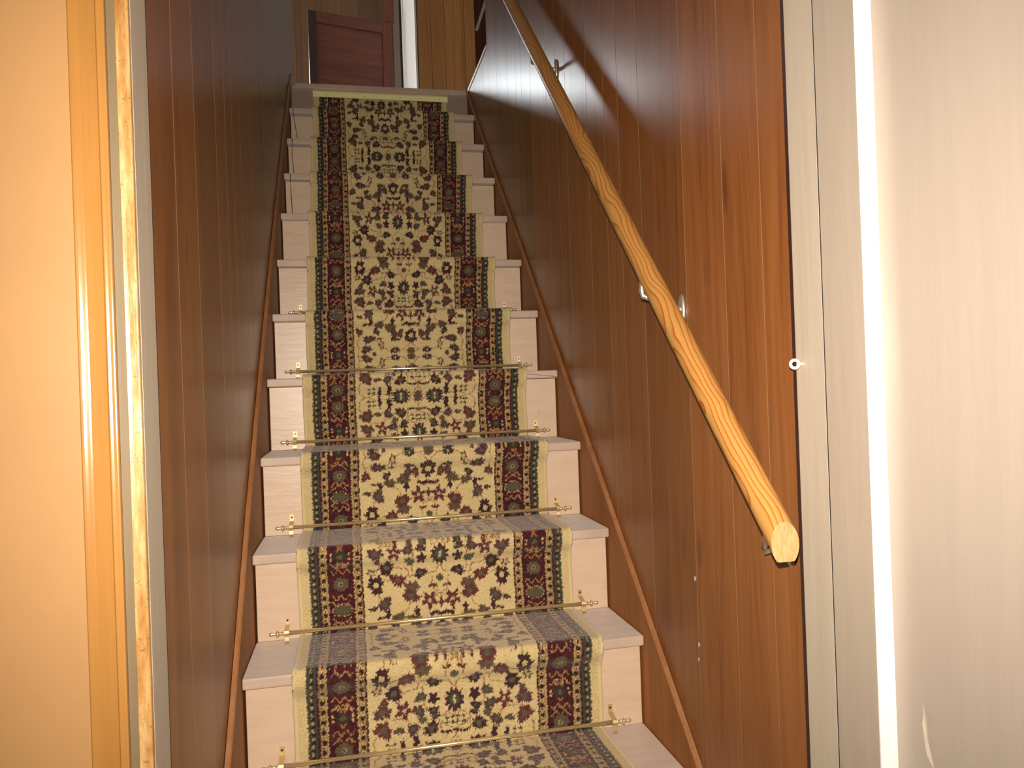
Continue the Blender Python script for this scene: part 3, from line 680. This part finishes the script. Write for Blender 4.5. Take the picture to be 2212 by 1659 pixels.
# pale yellow strip that clamps the top end of the runner
y10 = 10 * t_ + o_
strip = empty('carpet_clamp_strip', (0.43, y10, 2.04)); tag(strip, 'pale yellow screwed strip holding the top end of the runner under the landing', 'carpet strip')
mb = MB(); yf = y10 - 0.0145
pr = [(0, yf, 2.0235), (0, yf, 2.047), (0, yf + 0.007, 2.0560), (0, y10 - 0.0008, 2.0560), (0, y10 - 0.0008, 2.0510), (0, yf + 0.003, 2.0505), (0, yf + 0.003, 2.0235)]
mb.prism([(0.0985, q[1], q[2]) for q in pr], (0.7565 - 0.0985, 0, 0)); mb.build('strip', M['yellow_metal'], strip)
for x in (0.107, 0.165, 0.345, 0.520, 0.62, 0.715):
    mb = MB(); mb.tube([(x, yf + 0.0005, 2.0355 + 0.001 * math.sin(x * 50)), (x, yf - 0.001, 2.0355 + 0.001 * math.sin(x * 50))], [0.0024, 0.0016], 8); mb.build('screw', M['screw'], strip)

# thin cable hanging down the left ends of the top steps
cab = []
for (x, y, z) in [(0.030, 10 * t_ + 0.014, 2.050), (0.034, 10 * t_ + 0.014, 2.00), (0.024, 10 * t_ + 0.013, 1.95), (0.02, 10 * t_ + 0.012, 9 * r_ + 0.004), (0.018, 9 * t_ + 0.05, 9 * r_ + 0.003), (0.018, 9 * t_ - 0.003, 9 * r_ - 0.004), (0.02, 9 * t_ - 0.002, 9 * r_ - 0.05),
                  (0.032, 9 * t_ + 0.013, 8 * r_ + 0.07), (0.030, 9 * t_ + 0.010, 8 * r_ + 0.004), (0.024, 8 * t_ + 0.05, 8 * r_ + 0.003), (0.024, 8 * t_ - 0.003, 8 * r_ - 0.004), (0.02, 8 * t_ + 0.002, 8 * r_ - 0.07), (0.026, 8 * t_ + 0.012, 7 * r_ + 0.05), (0.024, 8 * t_ + 0.010, 7 * r_ + 0.004), (0.026, 7 * t_ + 0.05, 7 * r_ + 0.003),
                  (0.026, 7 * t_ - 0.003, 7 * r_ - 0.004), (0.026, 7 * t_ + 0.004, 7 * r_ - 0.08), (0.028, 7 * t_ + 0.012, 6 * r_ + 0.05), (0.028, 7 * t_ + 0.010, 6 * r_ + 0.003)]:
    cab.append((x, y, z))
mb = MB(); mb.tube(cab, 0.0016, 6)
tag(mb.build('cable', M['cable'], None, smooth=True), 'thin dark cable trailing down the left ends of the uppermost steps', 'cable')

# ---------------------------------------------------------------- doorway at the foot of the stairs
ZT = 1.32
def struct(o): return tag(o, kind='structure')
# left: ochre wall, moulded casing, tan strip, worn stop, beige jamb
YW = -0.6555
mb = MB(); mb.box(-1.6, -0.0665, YW - 0.004, YW + 0.075, FLOOR, 1.62); struct(mb.build('wall_front', M['orange']))
def vprism(name, pts, m_, z0=FLOOR, z1=ZT, parent=None, bevel=0, smooth=False):
    mb = MB(); mb.prism([(x, y, z0) for x, y in pts], (0, 0, z1 - z0)); return mb.build(name, m_, parent, bevel=bevel, smooth=smooth)
yb = YW + 0.02
# casing profile seen from above, from the wall side inward
cas = [(-0.0665, yb), (-0.0668, YW - 0.004), (-0.0660, YW - 0.0110), (-0.0645, YW - 0.0122), (-0.0620, YW - 0.0118), (-0.0590, YW - 0.0108), (-0.0562, YW - 0.0096), (-0.0545, YW - 0.0090), (-0.0480, YW - 0.0086), (-0.0400, YW - 0.0088),
       (-0.0362, YW - 0.0092), (-0.0350, YW - 0.0108), (-0.0342, YW - 0.0112), (-0.0326, YW - 0.0107), (-0.0310, YW - 0.0103), (-0.0280, YW - 0.0101), (-0.0268, YW - 0.0097), (-0.0261, YW - 0.0092), (-0.0260, yb)]
t1 = vprism('trim_1', cas, M['orange_gloss'], bevel=0.0006); struct(t1); t1['label'] = 'glossy ochre moulded door casing at the left'
t2 = vprism('trim_2', [(-0.0258, yb), (-0.0258, YW - 0.0035), (-0.0152, YW - 0.0035), (-0.0152, yb)], M['tan_strip']); struct(t2)
t3 = vprism('trim_3', [(-0.0150, yb), (-0.0152, YW - 0.0078), (-0.0147, YW - 0.0088), (-0.0118, YW - 0.0080), (-0.0100, YW - 0.0077), (-0.0014, YW - 0.0074), (-0.0004, YW - 0.0060), (-0.0002, yb)], M['worn'], bevel=0.0005); struct(t3)
t3['label'] = 'worn scuffed ochre edge of the left door frame'
t4 = vprism('trim_4', [(0.0002, YW + 0.0008), (0.0002, -0.5850), (-0.060, -0.5850), (-0.060, yb + 0.001), (-0.0002, yb + 0.001), (-0.0002, YW + 0.0008)], M['jamb']); struct(t4)
vprism('joint', [(-0.0075, -0.5848), (-0.0075, -0.5497), (-0.04, -0.5497), (-0.04, -0.5848)], M['gap'], parent=t4)
t4['label'] = 'narrow beige left door jamb'
# right: two beige jamb boards and the wall coming towards the viewer
XJ = 0.882
t5 = vprism('trim_5', [(XJ, -0.6400), (XJ, -0.7060), (XJ + 0.06, -0.7060), (XJ + 0.06, -0.6400)], M['jamb']); struct(t5)
t5['label'] = 'beige back jamb board beside the right panelling'
t6 = vprism('trim_6', [(XJ - 0.0008, -0.7105), (XJ - 0.0002, -0.7925), (XJ + 0.06, -0.7925), (XJ + 0.06, -0.7105)], M['jamb_front']); struct(t6)
gp = vprism('joint', [(XJ + 0.0006, -0.7062), (XJ + 0.0006, -0.7103), (XJ + 0.03, -0.7103), (XJ + 0.03, -0.7062)], M['gap'], parent=t6)
gp2 = vprism('joint', [(XJ + 0.0008, -0.6302), (XJ + 0.0008, -0.6398), (XJ + 0.03, -0.6398), (XJ + 0.03, -0.6302)], M['darkwood'], parent=t5)
t6['label'] = 'beige front jamb board whose edge catches the flash'
t13 = vprism('trim_13', [(XJ - 0.0004, -0.7927), (XJ - 0.0004, -0.7950), (XJ + 0.0008, -0.7962), (XJ + 0.0226, -0.7962), (XJ + 0.0226, -0.7927)], M['flash_lit_edge']); struct(t13)  # edge of the front board; flash glare is put into its colour
t13['label'] = 'narrow edge of the right door frame, whitened to show the flash'
# wall of the room on the right, with a long gouge near its foot
wn = MB(); wn.box(0.9047, 0.99, -2.9, -0.7962, FLOOR, 1.62)
wno = struct(wn.build('wall_near_right', M['near_wall']))
mb = MB(); gx = 0.9040
g0 = [(y + 0.062, 0.110 + z * 0.52) for y, z in [(-0.905, 0.145), (-0.911, 0.120), (-0.9085, 0.098), (-0.9125, 0.070), (-0.916, 0.040), (-0.922, 0.010), (-0.919, 0.004), (-0.9095, 0.030), (-0.905, 0.060), (-0.9035, 0.095), (-0.905, 0.118)]]
mb.add([(gx - 0.0007 * (i % 2), y, z) for i, (y, z) in enumerate(g0)] + [(gx + 0.0006, -0.849, 0.141)], [(i, (i + 1) % len(g0), len(g0)) for i in range(len(g0))])
gg = mb.build('gouge', paint('chipped_paint', (0.5, 0.42, 0.33), 0.5), wno)
# lintel across the doorway, above the frame
mb = MB(); mb.box(-0.10, 0.9045, YW + 0.021, YW + 0.070, ZT, 1.62); struct(mb.build('wall_over_door', M['orange']))
mb = MB(); mb.box(-0.0255, 0.9045, YW - 0.006, YW + 0.020, ZT, ZT + 0.065); struct(mb.build('trim_7', M['orange_gloss']))
mb = MB(); mb.box(-1.6, 0.99, -2.9, -3 * t_ + o_ + 0.0, FLOOR - 0.02, FLOOR); struct(mb.build('floor', M['floorwood']))
mb = MB(); mb.box(-1.6, 0.99, -2.9, YW + 0.075, 1.62, 1.64); struct(mb.build('ceiling', M['ceil']))

# ---------------------------------------------------------------- upstairs
YN = 10 * t_
def at(tan, y): return 0.2489 + tan * (y + 1.624)
YB = 4.57
mb = MB(); mb.box(-1.7, 2.6, YN + 0.012, YB + 0.3, TOP - 0.12, TOP - 0.001)
# floor is open over the stairs; a second slab carries the right-hand side of the opening
mb.box(XR(1.6) + 0.030, 2.6, SPLIT - 0.6, YN + 0.012, TOP - 0.12, TOP - 0.001)
struct(mb.build('floor_upstairs', M['floorwood']))
mb = MB(); mb.hexa([(0.001, YN - 0.010, TOP - 0.024), (XR(YN) - 0.001, YN - 0.010, TOP - 0.024), (XR(YN) - 0.001, YN + 0.075, TOP - 0.024), (0.001, YN + 0.075, TOP - 0.024)],
                   [(0.026, YN - 0.010, TOP), (XR(YN) - 0.001, YN - 0.010, TOP), (XR(YN) - 0.001, YN + 0.075, TOP), (0.026, YN + 0.075, TOP)])
mb.build('landing_nosing', M['tread'], stair, bevel=0.003)
# edge board of the opening on the right
mb = MB(); xe = XR(1.85)
mb.hexa([(XR(SPLIT) + 0.004, SPLIT, TOP - 0.011), (XR(SPLIT) + 0.030, SPLIT, TOP - 0.011), (XR(YN) + 0.030, YN + 0.03, TOP - 0.011), (XR(YN) + 0.004, YN + 0.03, TOP - 0.011)],
        [(XR(SPLIT) + 0.004, SPLIT, TOP + 0.006), (XR(SPLIT) + 0.030, SPLIT, TOP + 0.006), (XR(YN) + 0.030, YN + 0.03, TOP + 0.006), (XR(YN) + 0.004, YN + 0.03, TOP + 0.006)])
e_ = mb.build('trim_8', M['riser'], bevel=0.002); struct(e_)
# back wall (left part) far behind the landing, window at its left end, hidden from the foot of the stairs
wx0, wx1, wz0, wz1 = -0.68, -0.20, 2.86, 3.26
gx_ = [at(q, YB) for q in (-0.0520, -0.040, -0.025, 0.0, 0.022, 0.046)]
pos = lambda a, d: (a, YB + d)
zA = lambda v: (lambda a: v)
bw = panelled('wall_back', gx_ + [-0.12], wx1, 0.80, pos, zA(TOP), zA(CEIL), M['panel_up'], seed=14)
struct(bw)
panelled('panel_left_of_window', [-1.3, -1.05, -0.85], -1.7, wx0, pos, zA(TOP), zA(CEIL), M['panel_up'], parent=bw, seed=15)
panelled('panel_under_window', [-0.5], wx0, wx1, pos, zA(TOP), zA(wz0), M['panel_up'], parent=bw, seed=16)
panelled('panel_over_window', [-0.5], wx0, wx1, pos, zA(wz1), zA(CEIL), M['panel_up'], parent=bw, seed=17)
win = empty('window_1', ((wx0 + wx1) / 2, YB, wz0)); struct(win)
mb = MB(); fw = 0.035
mb.box(wx0, wx0 + fw, YB - 0.015, YB + 0.05, wz0, wz1); mb.box(wx1 - fw, wx1, YB - 0.015, YB + 0.05, wz0, wz1)
mb.box(wx0 + fw, wx1 - fw, YB - 0.015, YB + 0.05, wz0, wz0 + fw); mb.box(wx0 + fw, wx1 - fw, YB - 0.015, YB + 0.05, wz1 - fw, wz1)
mb.build('frame', M['white'], win)
mb = MB(); mb.box(wx0 + fw, wx1 - fw, YB + 0.020, YB + 0.024, wz0 + fw, wz1 - fw); mb.build('pane', M['daylight'], win)
# nearer panelled wall to the right, with its white-painted return
YR = 3.40; xw0 = at(0.0985, YR)
rw = panelled('wall_upstairs_right', [at(q, YR) for q in (0.1165, 0.135, 0.162)], xw0, at(0.1760, YR), lambda a, d: (a, YR + d), zA(TOP), zA(CEIL), M['panel_brightened'], thick=0.05, seed=21)
struct(rw)
xs_ = at(0.0950, YR)
mb = MB(); mb.box(xs_, xs_ + 0.012, YR + 0.002, YB - 0.002, TOP, CEIL); struct(mb.build('wall_return', M['white']))
mb = MB(); mb.box(xs_ + 0.0125, xw0 - 0.0005, YR - 0.004, YR + 0.03, TOP, CEIL); o = struct(mb.build('trim_9', M['darkwood']))
# beige casing with dark joint left of the white return
mb = MB(); mb.box(at(0.0668, YB - 0.05), at(0.0745, YB - 0.05), YB - 0.05, YB - 0.001, TOP, CEIL); struct(mb.build('trim_10', M['dim_casing']))
# low red-brown panelled door standing slightly ajar
dl = Vector((at(-0.0430, 4.10), 4.10, TOP)); dr_y = 4.24
dr = Vector((at(0.0640, dr_y), dr_y, TOP)); dv_ = (dr - dl); wd = dv_.length; aD = math.atan2(dv_.y, dv_.x)
H = 0.585 + 0.4985 * (4.10 + 1.624) - TOP
door = empty('door_1', tuple(dl)); door.rotation_euler = (0, 0, aD); struct(door); door['label'] = 'low red-brown wooden door ajar at the head of the stairs'
def dpart(name, x0, x1, z0, z1, y0, y1, m_):
    me_ = MB(); me_.box(x0, x1, y0, y1, z0, z1)
    o = me_.build(name, m_, None, bevel=0.003); o.parent = door
    plank_attr(o.data, [0.37] * len(o.data.polygons)); return o
sw = wd * 0.095
dpart('stile', 0, sw, 0.01, H, 0, 0.03, M['darkwood']); dpart('stile', wd - sw * 1.2, wd, 0.01, H, 0, 0.03, M['redwood'])
dpart('rail', sw, wd - sw * 1.2, H - 0.085, H, 0.0, 0.03, M['redwood_h']); dpart('rail', sw, wd - sw * 1.2, 0.01, 0.12, 0.0, 0.03, M['redwood_h'])
dpart('panel', sw, wd - sw * 1.2, 0.12, H - 0.085, 0.010, 0.022, M['redwood_h'])
dpart('latch', wd - 0.035, wd - 0.015, H * 0.52, H * 0.60, -0.010, 0.0, M['gap'])
# red-brown batten hanging by the casing and a pale batten beyond the opening
mb = MB(); xb0 = at(0.0600, 4.35)
mb.hexa([(xb0 - 0.03, 4.33, 3.50), (xb0 + 0.045, 4.33, 3.50), (xb0 + 0.045, 4.36, 3.50), (xb0 - 0.03, 4.36, 3.50)],
        [(xb0 + 0.015, 4.33, CEIL), (xb0 + 0.055, 4.33, CEIL), (xb0 + 0.055, 4.36, CEIL), (xb0 + 0.015, 4.36, CEIL)])
o = mb.build('trim_11', M['redwood']); struct(o); plank_attr(o.data, [0.2] * len(o.data.polygons))
YF = 3.9
mb = MB(); mb.box(at(0.170, YF), 2.6, YF, YF + 0.03, TOP, CEIL); o = mb.build('wall_far_right', M['redwood']); struct(o); plank_attr(o.data, [0.8] * len(o.data.polygons))
mb = MB(); a0 = Vector((at(0.1785, 3.6), 3.6, 0.585 + 0.4845 * 5.224)); a1 = Vector((at(0.1900, 3.6), 3.6, 0.585 + 0.5180 * 5.224)); dd = (a1 - a0).normalized()
a0 = a0 - dd * 0.95; a0.z = max(a0.z, TOP + 0.008)
a0 = Vector((at(0.1785, 3.6), 3.6, 0.585 + 0.4845 * 5.224)); a2 = a0 + dd * 1.6
mb.tube([a0, a2], 0.010, 4)
o = mb.build('trim_12', M['white']); struct(o)
mb = MB(); sy0, sy1, sz0, sz1 = 3.10, 4.15, 2.35, 3.25
mb.box(-1.72, -1.70, YN - 0.6, sy0, TOP, CEIL); mb.box(-1.72, -1.70, sy1, YB + 0.02, TOP, CEIL); mb.box(-1.72, -1.70, sy0, sy1, TOP, sz0); mb.box(-1.72, -1.70, sy0, sy1, sz1, CEIL)
struct(mb.build('wall_upstairs_left', M['ceil']))
fill_win = empty('fill_window', (-1.71, (sy0 + sy1) / 2, sz0)); struct(fill_win)  # unseen window, added to brighten the white return and the upstairs
mb = MB(); mb.box(-1.74, -1.68, sy0, sy0 + fw, sz0, sz1); mb.box(-1.74, -1.68, sy1 - fw, sy1, sz0, sz1); mb.box(-1.74, -1.68, sy0 + fw, sy1 - fw, sz0, sz0 + fw); mb.box(-1.74, -1.68, sy0 + fw, sy1 - fw, sz1 - fw, sz1)
mb.build('frame', M['white'], fill_win)
mb = MB(); mb.box(-1.716, -1.712, sy0 + fw, sy1 - fw, sz0 + fw, sz1 - fw); mb.build('pane', M['fill_pane'], fill_win)
mb = MB(); mb.box(-1.72, 2.62, -0.62, YB + 0.02, CEIL, CEIL + 0.02); struct(mb.build('ceiling_upstairs', M['ceil']))
